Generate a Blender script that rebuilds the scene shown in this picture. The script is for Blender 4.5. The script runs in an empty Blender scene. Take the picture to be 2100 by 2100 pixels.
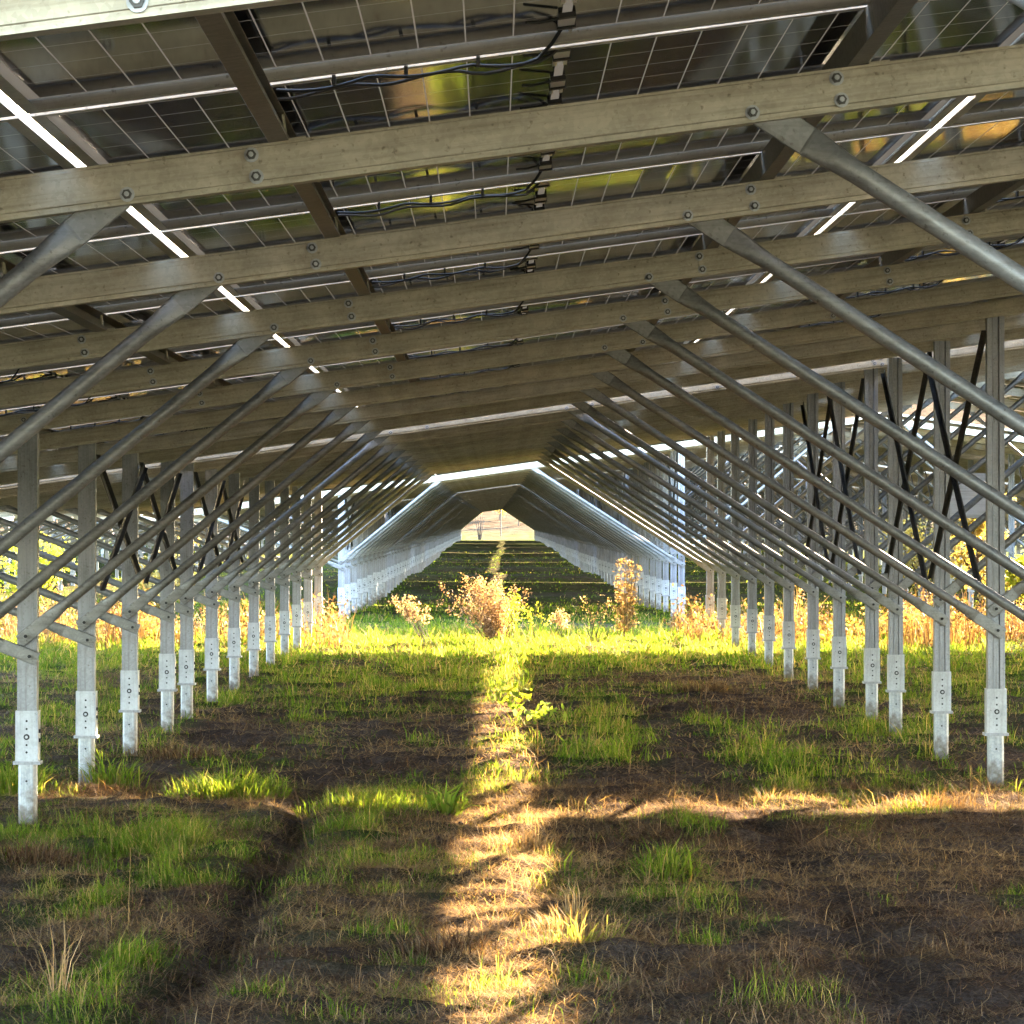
import bpy, math, random
import numpy as np
R = math.radians
random.seed(7)
rng = np.random.default_rng(11)
scn = bpy.context.scene
col = scn.collection

# ---------------------------------------------------------------- camera, world, sun, exposure
CAMZ = 1.642
FPX = 6211.0                                   # focal length in pixels of the 2100 px photograph
cd = bpy.data.cameras.new('camera')
cd.sensor_width = 36.0
cd.lens = 36.0 * FPX / 2100.0
cd.shift_x = 37.0 / 2100.0
cd.shift_y = 27.0 / 2100.0
cd.clip_start = 0.1
cd.clip_end = 3000
cam = bpy.data.objects.new('camera', cd)
cam.location = (0, 0, CAMZ)
cam.rotation_euler = (R(90), 0, 0)
col.objects.link(cam)
scn.camera = cam

SUN = np.array([1.785, 2.25, 1.0]); SUN /= np.linalg.norm(SUN)
ELEV = math.asin(SUN[2]); AZ = math.atan2(SUN[0], SUN[1])
world = bpy.data.worlds.new('World'); scn.world = world; world.use_nodes = True
wn = world.node_tree.nodes; wl = world.node_tree.links
bg = wn['Background']
sky = wn.new('ShaderNodeTexSky'); sky.sky_type = 'NISHITA'; sky.sun_disc = False
sky.sun_elevation = ELEV; sky.sun_rotation = AZ
sky.air_density = 1.0; sky.dust_density = 1.6; sky.ozone_density = 1.0
wl.new(sky.outputs[0], bg.inputs[0]); bg.inputs[1].default_value = 0.15

sd = bpy.data.lights.new('sun', 'SUN'); sd.energy = 4.5; sd.angle = R(0.35); sd.color = (1.0, 0.78, 0.52)
sun = bpy.data.objects.new('sun', sd); col.objects.link(sun)
from mathutils import Vector
sun.rotation_euler = Vector(tuple(SUN)).to_track_quat('Z', 'Y').to_euler()
sun.location = (30, 40, 40)

scn.view_settings.view_transform = 'Standard'
scn.view_settings.look = 'None'
scn.view_settings.gamma = 1.0
scn.view_settings.use_curve_mapping = False
scn.view_settings.exposure = 4.8
scn.render.engine = 'CYCLES'
scn.cycles.use_denoising = True
scn.cycles.max_bounces = 10
scn.cycles.diffuse_bounces = 6
scn.cycles.glossy_bounces = 5
scn.cycles.transmission_bounces = 4

# ---------------------------------------------------------------- helpers
def tag(o, label=None, cat=None, group=None, kind=None):
    if label: o['label'] = label
    if cat: o['category'] = cat
    if group: o['group'] = group
    if kind: o['kind'] = kind
    return o

class MB:
    """collects polygons and builds one mesh"""
    def __init__(s): s.v = []; s.f = []; s.m = []; s.sm = []
    def add(s, vs, fs, mi=0, smooth=False):
        b = len(s.v); s.v += [tuple(p) for p in vs]
        for f in fs:
            s.f.append(tuple(b + i for i in f)); s.m.append(mi); s.sm.append(smooth)
    def box(s, x0, x1, y0, y1, z0, z1, mi=0):
        vs = [(x, y, z) for x in (x0, x1) for y in (y0, y1) for z in (z0, z1)]
        s.add(vs, [(0,1,3,2), (4,6,7,5), (0,4,5,1), (2,3,7,6), (0,2,6,4), (1,5,7,3)], mi)
    def prism(s, prof, p0, p1, u, w, mi=0, caps=True):
        """closed profile (a,b) extruded from p0 to p1; a along u, b along w"""
        p0, p1, u, w = map(np.array, (p0, p1, u, w)); n = len(prof)
        vs = [p0 + a*u + b*w for a, b in prof] + [p1 + a*u + b*w for a, b in prof]
        fs = [(i, (i+1) % n, n + (i+1) % n, n + i) for i in range(n)]
        if caps: fs += [tuple(range(n-1, -1, -1)), tuple(range(n, 2*n))]
        s.add(vs, fs, mi)
    def tube(s, pts, rads, n=8, mi=0, caps=True):
        pts = [np.array(p, float) for p in pts]
        rads = rads if hasattr(rads, '__len__') else [rads]*len(pts)
        vs = []
        for i, p in enumerate(pts):
            d = pts[min(i+1, len(pts)-1)] - pts[max(i-1, 0)]; d /= np.linalg.norm(d) + 1e-9
            up = np.array((0, 0, 1.0)) if abs(d[2]) < .9 else np.array((0, 1.0, 0))
            a = np.cross(d, up); a /= np.linalg.norm(a); b = np.cross(a, d)
            for k in range(n):
                t = 2*math.pi*k/n
                vs.append(p + rads[i]*(math.cos(t)*a + math.sin(t)*b))
        fs = [(i*n+k, i*n+(k+1) % n, (i+1)*n+(k+1) % n, (i+1)*n+k) for i in range(len(pts)-1) for k in range(n)]
        s.add(vs, fs, mi, True)
        if caps:
            s.add(vs[:n], [tuple(range(n-1, -1, -1))], mi); s.add(vs[-n:], [tuple(range(n))], mi)
    def disc(s, x, y, z, r, h, mi=0, n=8):
        """short cylinder whose axis is Y, facing -Y"""
        vs = [(x + r*math.cos(2*math.pi*k/n), yy, z + r*math.sin(2*math.pi*k/n)) for yy in (y, y - h) for k in range(n)]
        s.add(vs, [(k, (k+1) % n, n+(k+1) % n, n+k) for k in range(n)] + [tuple(range(n, 2*n))], mi)
    def shift(s, dx, dy, dz=0):
        s.v = [(x+dx, y+dy, z+dz) for x, y, z in s.v]; return s
    def merge(s, o, dx=0, dy=0, dz=0):
        b = len(s.v); s.v += [(x+dx, y+dy, z+dz) for x, y, z in o.v]
        s.f += [tuple(b+i for i in f) for f in o.f]; s.m += o.m; s.sm += o.sm
    def mesh(s, name, mats):
        me = bpy.data.meshes.new(name)
        me.from_pydata(s.v, [], s.f)
        for m in mats: me.materials.append(m)
        me.polygons.foreach_set('material_index', s.m)
        me.polygons.foreach_set('use_smooth', s.sm)
        me.update(); return me
    def build(s, name, mats, parent=None):
        return put(name, s.mesh(name, mats if isinstance(mats, (list, tuple)) else [mats]), parent)

def put(name, me, parent=None, loc=(0,0,0), rot=(0,0,0)):
    o = bpy.data.objects.new(name, me); col.objects.link(o)
    if parent: o.parent = parent
    o.location = loc; o.rotation_euler = rot
    return o

def empty(name, loc=(0,0,0)):
    o = bpy.data.objects.new(name, None); o.location = loc; o.empty_display_size = .3; col.objects.link(o); return o

def _hash(ix, iy, seed):
    h = (ix.astype(np.int64)*374761393 + iy.astype(np.int64)*668265263 + seed*974634721) & 0xffffffff
    h = ((h ^ (h >> 13)) * 1274126177) & 0xffffffff
    h = h ^ (h >> 16)
    return (h & 0xffff)/65535.0

def vnoise(x, y, seed=0):
    x = np.asarray(x, float); y = np.asarray(y, float)
    ix = np.floor(x); iy = np.floor(y); fx = x-ix; fy = y-iy
    fx = fx*fx*(3-2*fx); fy = fy*fy*(3-2*fy)
    a = _hash(ix, iy, seed); b = _hash(ix+1, iy, seed); c = _hash(ix, iy+1, seed); d = _hash(ix+1, iy+1, seed)
    return (a*(1-fx)+b*fx)*(1-fy) + (c*(1-fx)+d*fx)*fy     # 0..1

def sstep(a, b, x):
    t = np.clip((x-a)/(b-a), 0, 1); return t*t*(3-2*t)

# ---------------------------------------------------------------- materials
def mat(name):
    m = bpy.data.materials.new(name); m.use_nodes = True
    nt = m.node_tree; return m, nt.nodes, nt.links, nt.nodes['Principled BSDF']

def ramp(n, stops):
    r = n.new('ShaderNodeValToRGB'); e = r.color_ramp.elements
    e[0].position, e[0].color = stops[0][0], (*stops[0][1], 1)
    e[1].position, e[1].color = stops[-1][0], (*stops[-1][1], 1)
    for p, c in stops[1:-1]:
        k = e.new(p); k.color = (*c, 1)
    return r

def metal(name, c0, c1, metallic, rough, scale=9.0, rust=0.0, bump=.02, mud=False, vertical=False):
    m, n, l, b = mat(name)
    tc = n.new('ShaderNodeTexCoord')
    nz = n.new('ShaderNodeTexNoise'); nz.inputs['Scale'].default_value = scale; nz.inputs['Detail'].default_value = 6
    l.new(tc.outputs['Object'], nz.inputs['Vector'])
    vo = n.new('ShaderNodeTexVoronoi'); vo.inputs['Scale'].default_value = 95
    l.new(tc.outputs['Object'], vo.inputs['Vector'])
    ad = n.new('ShaderNodeMath'); ad.operation = 'MULTIPLY_ADD'; ad.inputs[1].default_value = .22
    sp = n.new('ShaderNodeSeparateColor'); l.new(vo.outputs['Color'], sp.inputs[0])
    l.new(sp.outputs[0], ad.inputs[0]); l.new(nz.outputs[0], ad.inputs[2])
    r = ramp(n, [(.38, c0), (.78, c1)]); l.new(ad.outputs[0], r.inputs[0])
    out = r.outputs[0]
    mp = n.new('ShaderNodeMapping'); mp.inputs['Scale'].default_value = (26, 26, 1.2) if vertical else (1.2, 26, 26); l.new(tc.outputs['Object'], mp.inputs[0])
    ns = n.new('ShaderNodeTexNoise'); ns.inputs['Scale'].default_value = 2.2; ns.inputs['Detail'].default_value = 7; ns.inputs['Roughness'].default_value = .65; l.new(mp.outputs[0], ns.inputs['Vector'])
    rs = ramp(n, [(.30, (.62,.60,.57)), (.52, (1,1,1)), (.80, (1.12,1.12,1.12))]); l.new(ns.outputs[0], rs.inputs[0])
    nd = n.new('ShaderNodeTexNoise'); nd.inputs['Scale'].default_value = 60; nd.inputs['Detail'].default_value = 3; l.new(tc.outputs['Object'], nd.inputs['Vector'])
    rd = ramp(n, [(.26, (.45,.42,.38)), (.36, (1,1,1))]); l.new(nd.outputs[0], rd.inputs[0])
    for q in (rs, rd):
        mm = n.new('ShaderNodeMix'); mm.data_type = 'RGBA'; mm.blend_type = 'MULTIPLY'; mm.inputs[0].default_value = .8
        l.new(out, mm.inputs[6]); l.new(q.outputs[0], mm.inputs[7]); out = mm.outputs[2]
    if rust:
        n2 = n.new('ShaderNodeTexNoise'); n2.inputs['Scale'].default_value = 4.0; n2.inputs['Detail'].default_value = 8; n2.inputs['Roughness'].default_value = .7
        l.new(tc.outputs['Object'], n2.inputs['Vector'])
        r2 = ramp(n, [(.56, (0,0,0)), (.74, (rust,)*3)]); l.new(n2.outputs[0], r2.inputs[0])
        mx = n.new('ShaderNodeMix'); mx.data_type = 'RGBA'; l.new(r2.outputs[0], mx.inputs[0])
        l.new(out, mx.inputs[6]); mx.inputs[7].default_value = (.20, .13, .08, 1); out = mx.outputs[2]
    if mud:
        sx = n.new('ShaderNodeSeparateXYZ'); l.new(tc.outputs['Object'], sx.inputs[0])
        n4 = n.new('ShaderNodeTexNoise'); n4.inputs['Scale'].default_value = 22; n4.inputs['Detail'].default_value = 5; l.new(tc.outputs['Object'], n4.inputs['Vector'])
        ma = n.new('ShaderNodeMath'); ma.operation = 'MULTIPLY_ADD'; ma.inputs[1].default_value = -.36; l.new(n4.outputs[0], ma.inputs[0]); l.new(sx.outputs[2], ma.inputs[2])
        r4 = n.new('ShaderNodeMapRange'); r4.inputs[1].default_value = -.13; r4.inputs[2].default_value = .0; r4.inputs[3].default_value = .85; r4.inputs[4].default_value = 0; l.new(ma.outputs[0], r4.inputs[0])
        m4 = n.new('ShaderNodeMix'); m4.data_type = 'RGBA'; l.new(r4.outputs[0], m4.inputs[0]); l.new(out, m4.inputs[6]); m4.inputs[7].default_value = (.09, .065, .045, 1); out = m4.outputs[2]
    l.new(out, b.inputs['Base Color'])
    b.inputs['Metallic'].default_value = metallic
    rr = n.new('ShaderNodeMapRange'); rr.inputs[3].default_value = rough-.08; rr.inputs[4].default_value = rough+.1
    l.new(nz.outputs[0], rr.inputs[0]); l.new(rr.outputs[0], b.inputs['Roughness'])
    bp = n.new('ShaderNodeBump'); bp.inputs['Strength'].default_value = .25; bp.inputs['Distance'].default_value = bump*.05
    l.new(ad.outputs[0], bp.inputs['Height']); l.new(bp.outputs[0], b.inputs['Normal'])
    return m

M = {}
M['galv'] = metal('galvanised_steel', (.36,.32,.25), (.50,.45,.36), .35, .50, 7, .35)
M['post'] = metal('post_steel', (.215,.22,.245), (.305,.31,.34), .45, .42, 6, .15, vertical=True)
M['tube'] = metal('brace_tube_steel', (.19,.188,.188), (.28,.277,.275), .5, .46, 8, .1)
M['sleeve'] = metal('sleeve_zinc', (.35,.36,.39), (.46,.475,.51), .2, .42, 12, .25, vertical=True)
M['pile'] = metal('pile_zinc', (.30,.32,.36), (.46,.48,.51), .25, .45, 9, .7, mud=True, vertical=True)
M['purlin'] = metal('purlin_steel', (.15,.13,.11), (.23,.20,.17), .4, .5, 7, .4)
M['frame'] = metal('aluminium_frame', (.42,.39,.34), (.50,.47,.42), .3, .42, 5, 0)
M['dark'] = metal('dark_angle_steel', (.065,.064,.063), (.10,.098,.095), .3, .55, 8, 0)
M['cab'] = metal('grey_cabinet_paint', (.50,.50,.51), (.56,.56,.57), 0, .4, 3, 0)

m, n, l, b = mat('black_plastic'); b.inputs['Base Color'].default_value = (.012,.012,.012,1); b.inputs['Roughness'].default_value = .5; M['plastic'] = m
m, n, l, b = mat('hole_shadow'); b.inputs['Base Color'].default_value = (.02,.02,.022,1); b.inputs['Roughness'].default_value = .8; M['hole'] = m
m, n, l, b = mat('silver_ribbon'); b.inputs['Base Color'].default_value = (.75,.72,.68,1); b.inputs['Metallic'].default_value = .3; b.inputs['Roughness'].default_value = .35; M['ribbon'] = m

m, n, l, b = mat('solar_cell'); M['cell'] = m
tc = n.new('ShaderNodeTexCoord')
nz = n.new('ShaderNodeTexNoise'); nz.inputs['Scale'].default_value = 2.5; nz.inputs['Detail'].default_value = 4
l.new(tc.outputs['Object'], nz.inputs['Vector'])
r = ramp(n, [(.3, (.010,.011,.017)), (.7, (.021,.021,.026))]); l.new(nz.outputs[0], r.inputs[0]); l.new(r.outputs[0], b.inputs['Base Color'])
mr = n.new('ShaderNodeMapRange'); mr.inputs[3].default_value = .045; mr.inputs[4].default_value = .085
l.new(nz.outputs[0], mr.inputs[0]); l.new(mr.outputs[0], b.inputs['Roughness'])
b.inputs['IOR'].default_value = 1.5

m, n, l, b = mat('cell_gap_glass'); M['gapglass'] = m
out = n['Material Output']
tr = n.new('ShaderNodeBsdfTranslucent'); tr.inputs[0].default_value = (.20,.19,.17,1)
mx = n.new('ShaderNodeMixShader'); mx.inputs[0].default_value = .5
b.inputs['Base Color'].default_value = (.22,.21,.18,1); b.inputs['Roughness'].default_value = .3
l.new(b.outputs[0], mx.inputs[1]); l.new(tr.outputs[0], mx.inputs[2]); l.new(mx.outputs[0], out.inputs[0])

def blade_mat(name, stops, trans, rough=.7, gain=1.45):
    m, n, l, b = mat(name)
    at = n.new('ShaderNodeAttribute'); at.attribute_name = 'tint'
    r = ramp(n, stops); l.new(at.outputs['Fac'], r.inputs[0])
    l.new(r.outputs[0], b.inputs['Base Color']); b.inputs['Roughness'].default_value = rough
    b.inputs['Specular IOR Level'].default_value = .05
    t = n.new('ShaderNodeBsdfTranslucent')
    g = n.new('ShaderNodeMix'); g.data_type = 'RGBA'; g.blend_type = 'MULTIPLY'; g.inputs[0].default_value = 1
    l.new(r.outputs[0], g.inputs[6]); g.inputs[7].default_value = (gain*1.28, gain*1.15, gain*.5, 1)
    l.new(g.outputs[2], t.inputs[0])
    mx = n.new('ShaderNodeMixShader'); mx.inputs[0].default_value = trans
    l.new(b.outputs[0], mx.inputs[1]); l.new(t.outputs[0], mx.inputs[2]); l.new(mx.outputs[0], n['Material Output'].inputs[0])
    M[name] = m; return m
blade_mat('green_grass', [(0, (.036,.072,.013)), (.35, (.068,.118,.015)), (.65, (.110,.162,.020)), (.86, (.17,.175,.05)), (1, (.28,.22,.10))], .5)
blade_mat('dry_straw', [(0, (.055,.032,.022)), (.25, (.12,.068,.042)), (.45, (.17,.125,.085)), (.7, (.32,.20,.10)), (1, (.47,.33,.19))], .3)
blade_mat('dry_reed', [(0, (.09,.055,.035)), (.5, (.22,.125,.065)), (1, (.33,.24,.14))], .25, gain=.95)
blade_mat('russet_leaf', [(0, (.11,.065,.05)), (.5, (.26,.165,.125)), (1, (.42,.31,.25))], .3, gain=1.0)
blade_mat('lime_leaf', [(0, (.07,.11,.012)), (.5, (.15,.19,.02)), (1, (.26,.25,.045))], .5)
blade_mat('golden_leaf', [(0, (.14,.11,.025)), (.5, (.28,.21,.06)), (1, (.40,.33,.16))], .4, gain=1.0)
blade_mat('broad_leaf', [(0, (.05,.10,.015)), (.5, (.10,.17,.025)), (1, (.18,.23,.05))], .5)
m, n, l, b = mat('bark'); b.inputs['Base Color'].default_value = (.07,.05,.035,1); b.inputs['Roughness'].default_value = .9; M['bark'] = m

# ground: soil, thatch, moss, far tan bank
m, n, l, b = mat('field_soil'); M['soil'] = m
tc = n.new('ShaderNodeTexCoord')
n1 = n.new('ShaderNodeTexNoise'); n1.inputs['Scale'].default_value = 1.7; n1.inputs['Detail'].default_value = 9; n1.inputs['Roughness'].default_value = .65
n2 = n.new('ShaderNodeTexNoise'); n2.inputs['Scale'].default_value = 46; n2.inputs['Detail'].default_value = 9; n2.inputs['Roughness'].default_value = .7
for q in (n1, n2): l.new(tc.outputs['Object'], q.inputs['Vector'])
ra = ramp(n, [(.32, (.056,.041,.034)), (.5, (.105,.076,.062)), (.72, (.18,.135,.105))]); l.new(n1.outputs[0], ra.inputs[0])
rb = ramp(n, [(.3, (.30,.30,.30)), (.7, (1.3,1.3,1.3))]); l.new(n2.outputs[0], rb.inputs[0])
mu = n.new('ShaderNodeMix'); mu.data_type = 'RGBA'; mu.blend_type = 'MULTIPLY'; mu.inputs[0].default_value = 1
l.new(ra.outputs[0], mu.inputs[6]); l.new(rb.outputs[0], mu.inputs[7])
ag = n.new('ShaderNodeAttribute'); ag.attribute_name = 'green'
rg = ramp(n, [(.3, (.032,.050,.012)), (.7, (.070,.105,.020))]); l.new(n2.outputs[0], rg.inputs[0])
mg = n.new('ShaderNodeMix'); mg.data_type = 'RGBA'; l.new(ag.outputs['Fac'], mg.inputs[0]); l.new(mu.outputs[2], mg.inputs[6]); l.new(rg.outputs[0], mg.inputs[7])
ab = n.new('ShaderNodeAttribute'); ab.attribute_name = 'bank'
n3 = n.new('ShaderNodeTexNoise'); n3.inputs['Scale'].default_value = .9; n3.inputs['Detail'].default_value = 8
l.new(tc.outputs['Object'], n3.inputs['Vector'])
rt = ramp(n, [(.3, (.036,.026,.017)), (.7, (.095,.072,.048))]); l.new(n3.outputs[0], rt.inputs[0])
mb = n.new('ShaderNodeMix'); mb.data_type = 'RGBA'; l.new(ab.outputs['Fac'], mb.inputs[0]); l.new(mg.outputs[2], mb.inputs[6]); l.new(rt.outputs[0], mb.inputs[7])
l.new(mb.outputs[2], b.inputs['Base Color']); b.inputs['Roughness'].default_value = 1.0; b.inputs['Specular IOR Level'].default_value = 0.0
bp = n.new('ShaderNodeBump'); bp.inputs['Strength'].default_value = 1.0; bp.inputs['Distance'].default_value = .045
l.new(n2.outputs[0], bp.inputs['Height']); l.new(bp.outputs[0], b.inputs['Normal'])

# ---------------------------------------------------------------- terrain
def px(u, v):
    """photo pixel (1932 px picture) on flat ground -> x, y"""
    Y = FPX*CAMZ/(v*1.08696 - 1077.0); return ((u*1.08696 - 1013.0)*Y/FPX, Y)

RUTS = ((-1.08, .13, .095), (1.40, .22, .055))
def height(x, y):
    x = np.asarray(x, float); y = np.asarray(y, float)
    near = 1 - sstep(60, 90, y)
    h = .034*(vnoise(x/1.1, y/1.6, 1)-.5) + .024*(vnoise(x/.38, y/.42, 2)-.5)*near + .034*(vnoise(x/.12, y/.12, 3)-.5)*near
    h = h + .040*np.maximum(0, vnoise(x/.42, y/.36, 61)-.48)*2*near + .034*np.maximum(0, vnoise(x/.6, y/.18, 62)-.55)*2*near
    wob = .10*np.sin(y*.55) + .05*np.sin(y*1.7)
    for cx, w, d in RUTS:
        m = sstep(.25, .6, vnoise(y/3.1+cx*7, x*0, 5)*.6+.45)*(1 - sstep(16.2, 19.5, y))
        h = h - d*m*np.exp(-((x-cx-wob*.25)/w)**2) + .035*m*np.exp(-((x-cx-wob*.25)/(w*2.4))**2)
    h = h + .22*(vnoise(x/14, y/7.0, 8)-.5)*sstep(48, 66, y)
    h = h + .55*sstep(58, 235, y)
    h = h + .9*(vnoise(x/60, y/60, 9)-.5)*sstep(25, 90, np.abs(x))
    h = h + 30*sstep(262, 620, y)**1.15 + 1.6*sstep(256, 285, y)
    return h

PX1, PX2 = -2.557, 3.145
def lift(y):                                     # the field climbs gently under the far tables
    return .26*sstep(58, 235, np.asarray(y, float))

PATCH = []                                       # x, y, rx, ry, strength of the green patches seen in the photograph
for u, v, ru, rv, s in [(350,1650,170,45,1.0),(300,1600,150,30,.7),(170,1575,170,22,1.0),(425,1495,70,22,1.5),(705,1515,110,20,1.6),(825,1537,40,14,1.3),
        (255,1820,70,40,.8),(60,1480,90,40,1.0),(90,1390,110,60,.8),(740,1290,190,22,1.4),(560,1345,60,20,.8),(610,1410,70,22,.7),
        (1160,1385,120,40,1.4),(1400,1420,110,26,1.2),(1290,1695,120,30,1.1),(640,1640,70,30,.7),(1240,1240,120,16,1.0),(520,1260,90,20,.8),
        (955,1395,45,24,1.2),(925,1478,40,14,1.0),(955,1290,40,20,1.0),(1820,1270,140,26,.9),(1500,1440,60,20,.6),(420,1570,150,30,.7),(760,1640,60,40,.6),(430,1720,60,30,.6),(1050,1450,60,20,.6),(1320,1370,90,20,.7),(700,1350,120,16,.6),(1700,1400,80,30,.5),(200,1250,200,20,.8),(1800,1330,120,40,.6),(800,1880,60,40,.35),
        (1150,1900,200,60,.5),(700,1960,160,60,.5),(160,1720,140,50,.6),(560,1880,70,40,.4),(1480,1900,120,50,.45),(880,1660,60,30,.45),(1620,1600,60,30,.3),(230,1330,70,60,.7),(100,1290,80,40,.6),(1240,1620,50,20,.6)]:
    X, Y = px(u, v); X2, _ = px(u+ru, v); _, Ya = px(u, v-rv); _, Yb = px(u, v+rv)
    PATCH.append((X, Y, abs(X2-X), abs(Ya-Yb)/2, s))
BARE = []
for u, v, ru, rv in [(720,1455,130,40),(1230,1480,130,40),(1600,1640,260,80),(1480,1700,150,90),(1350,1540,420,14),(1030,1540,60,14),(90,1505,130,10),(1780,1512,170,18),(1560,1522,90,14),(260,1520,120,12),(570,1530,50,16),(1700,1850,230,80),(1120,1600,110,60),(620,1730,150,60),(1400,1310,110,40),(400,1400,120,30)]:
    X, Y = px(u, v); X2, _ = px(u+ru, v); _, Ya = px(u, v-rv); _, Yb = px(u, v+rv)
    BARE.append((X, Y, abs(X2-X), abs(Ya-Yb)/2))

def greenness(x, y):
    x = np.asarray(x, float); y = np.asarray(y, float)
    g = .75*sstep(.50, .72, vnoise(x/.8, y/1.5, 21)*.55 + vnoise(x/.28, y/.45, 22)*.45)
    for X, Y, rx, ry, s in PATCH:
        q = ((x-X)/rx)**2 + ((y-Y)/ry)**2
        g = g + s*np.exp(-q*1.1)*(.10+1.5*sstep(.25, .75, vnoise(x/.30, y/.42, 23)))
    for X, Y, rx, ry in BARE:
        q = ((x-X)/rx)**2 + ((y-Y)/ry)**2
        g = g*(1 - .9*np.exp(-q))
    side = sstep(3.6, 5.0, np.abs(x))
    g = np.maximum(g, side*.55*vnoise(x/.8, y/1.2, 24)*1.6)
    g = np.maximum(g, sstep(32, 36.5, y)*(.35+.8*vnoise(x/1.6, y/2.5, 25))*(1-.5*sstep(52, 66, y)*(1-sstep(150, 200, y)*.5)))
    for X in (PX1, PX2):                          # grass left standing round the piles
        k = np.round((y/2.36 - 2)); g = g + 0*k + .5*np.exp(-((x-X)/.16)**2)*sstep(.45, .6, vnoise(x/.3, y/.5, 27))
    for cx, w, d in RUTS:
        g = g*(1 - .9*np.exp(-((x-cx)/(w*1.1))**2)*(1-sstep(24, 30, y)))
    return np.clip(g, 0, 1)

def bankmask(x, y): return sstep(255, 272, np.asarray(y, float) + 0*np.asarray(x, float))

def axis(parts):
    out = []
    for a, b_, n_ in parts: out += list(np.linspace(a, b_, n_, endpoint=False))
    out.append(parts[-1][1]); return np.array(out)
gx = axis([(-900,-120,10), (-120,-30,18), (-30,-8,30), (-8,-3.6,36), (-3.6,3.6,215), (3.6,8,36), (8,30,30), (30,120,18), (120,900,10)])
gy = axis([(-120,-10,14), (-10,9,24), (9,24,350), (24,48,170), (48,110,130), (110,290,110), (290,640,40), (640,1600,12)])
XX, YY = np.meshgrid(gx, gy)
ZZ = height(XX, YY)
nx, ny = len(gx), len(gy)
me = bpy.data.meshes.new('ground')
vs = np.stack([XX.ravel(), YY.ravel(), ZZ.ravel()], 1).astype(np.float32)
idx = np.arange(nx*ny).reshape(ny, nx)
quads = np.stack([idx[:-1,:-1], idx[:-1,1:], idx[1:,1:], idx[1:,:-1]], -1).reshape(-1, 4)
def fill(me, vs, loops, starts):
    me.vertices.add(len(vs)); me.vertices.foreach_set('co', np.ascontiguousarray(vs, np.float32).ravel())
    me.loops.add(len(loops)); me.loops.foreach_set('vertex_index', np.ascontiguousarray(loops, np.int32))
    me.polygons.add(len(starts)); me.polygons.foreach_set('loop_start', np.ascontiguousarray(starts, np.int32))
    me.update(calc_edges=True)
fill(me, vs, quads.ravel(), np.arange(len(quads))*4)
me.polygons.foreach_set('use_smooth', np.ones(len(quads), bool))
for nm, fn in (('green', greenness), ('bank', bankmask)):
    a = me.attributes.new(nm, 'FLOAT', 'POINT'); a.data.foreach_set('value', fn(XX.ravel(), YY.ravel()).astype(np.float32))
me.materials.append(M['soil'])
ground = put('ground', me); tag(ground, kind='structure')

# ---------------------------------------------------------------- the solar tables
BAY = 2.36
SL = .137                                       # nominal slope of the roof
ZC = 2.555                                      # height of the rafter centre above x = 0
PL, PW, PP, ROWN = 2.380, 1.276, 2.405, 1.3075    # panel length, width and their pitches
PC = [.175 + PP*k for k in (-2, -1, 0, 1, 2)]   # panel centres across
XL, XR = PC[0] - PL/2, PC[-1] + PL/2
RIDGE = XR + .130
VALLEY = XL - 1.05
def zr(x, s=SL): return ZC + s*x

PX1, PX2 = -2.557, 3.145
def C_prof(w, d, t, lip):                       # (a across, b back) closed outline, web in front
    h = w/2
    return [(-h,0),(h,0),(h,d),(h-lip,d),(h-lip,d-t),(h-t,d-t),(h-t,t),(-h+t,t),(-h+t,d-t),(-h+lip,d-t),(-h+lip,d),(-h,d)]
def S_prof(w, d, t):                            # front with a recessed groove
    h = w/2; g = .017; q = .018
    return [(-h,0),(-g-.006,0),(-g,q),(g,q),(g+.006,0),(h,0),(h,d),(h-.02,d),(h-.02,d-t),(h-t,d-t),(h-t,q+t),(-h+t,q+t),(-h+t,d-t),(-h+.02,d-t),(-h+.02,d),(-h,d)]

def post_mb(x, sigma):
    b = MB(); top = zr(x) - .045
    b.prism(S_prof(.108,.07,.004) if sigma else C_prof(.108,.07,.004,.02), (x,.056,.36), (x,.056,top), (1,0,0), (0,1,0)); return b
def sleeve_mb(x):
    b = MB()
    prof = [(-.0625,-.012),(.0625,-.012),(.0625,.075),(.058,.075),(.058,-.007),(-.058,-.007),(-.058,.075),(-.0625,.075)]
    b.prism(prof, (x,.06,.335), (x,.06,.612), (1,0,0), (0,1,0))
    for z, r in ((.556,.0062),(.513,.0058),(.425,.0058),(.385,.0062)): b.disc(x, .049, z, r, .0025, 1, 10)
    b.disc(x, .049, .469, .0165, .006, 1, 12); b.disc(x, .043, .469, .0085, .008, 0, 6)
    for z in (.50,.45): b.box(x+.0625, x+.071, .07, .088, z-.01, z+.01, 1)
    return b
def collar_mb(x):
    b = MB()
    o = [(-.074,-.022),(.074,-.022),(.074,.092),(-.074,.092)]
    b.prism(o, (x,.06,.318), (x,.06,.335), (1,0,0), (0,1,0)); return b
def pile_mb(x):
    b = MB(); a = .048
    prof = [(-a+.014,0),(a-.014,0),(a,.014),(a,.078),(a-.018,.078),(a-.018,.074),(a-.004,.074),(a-.004,.018),(a-.016,.005),(-a+.016,.005),(-a+.004,.018),(-a+.004,.074),(-a+.018,.074),(-a+.018,.078),(-a,.078),(-a,.014)]
    b.prism(prof, (x,.058,-.45), (x,.058,.50), (1,0,0), (0,1,0))
    b.disc(x-.002, .0585, .235, .006, .0025, 1, 8); return b

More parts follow.
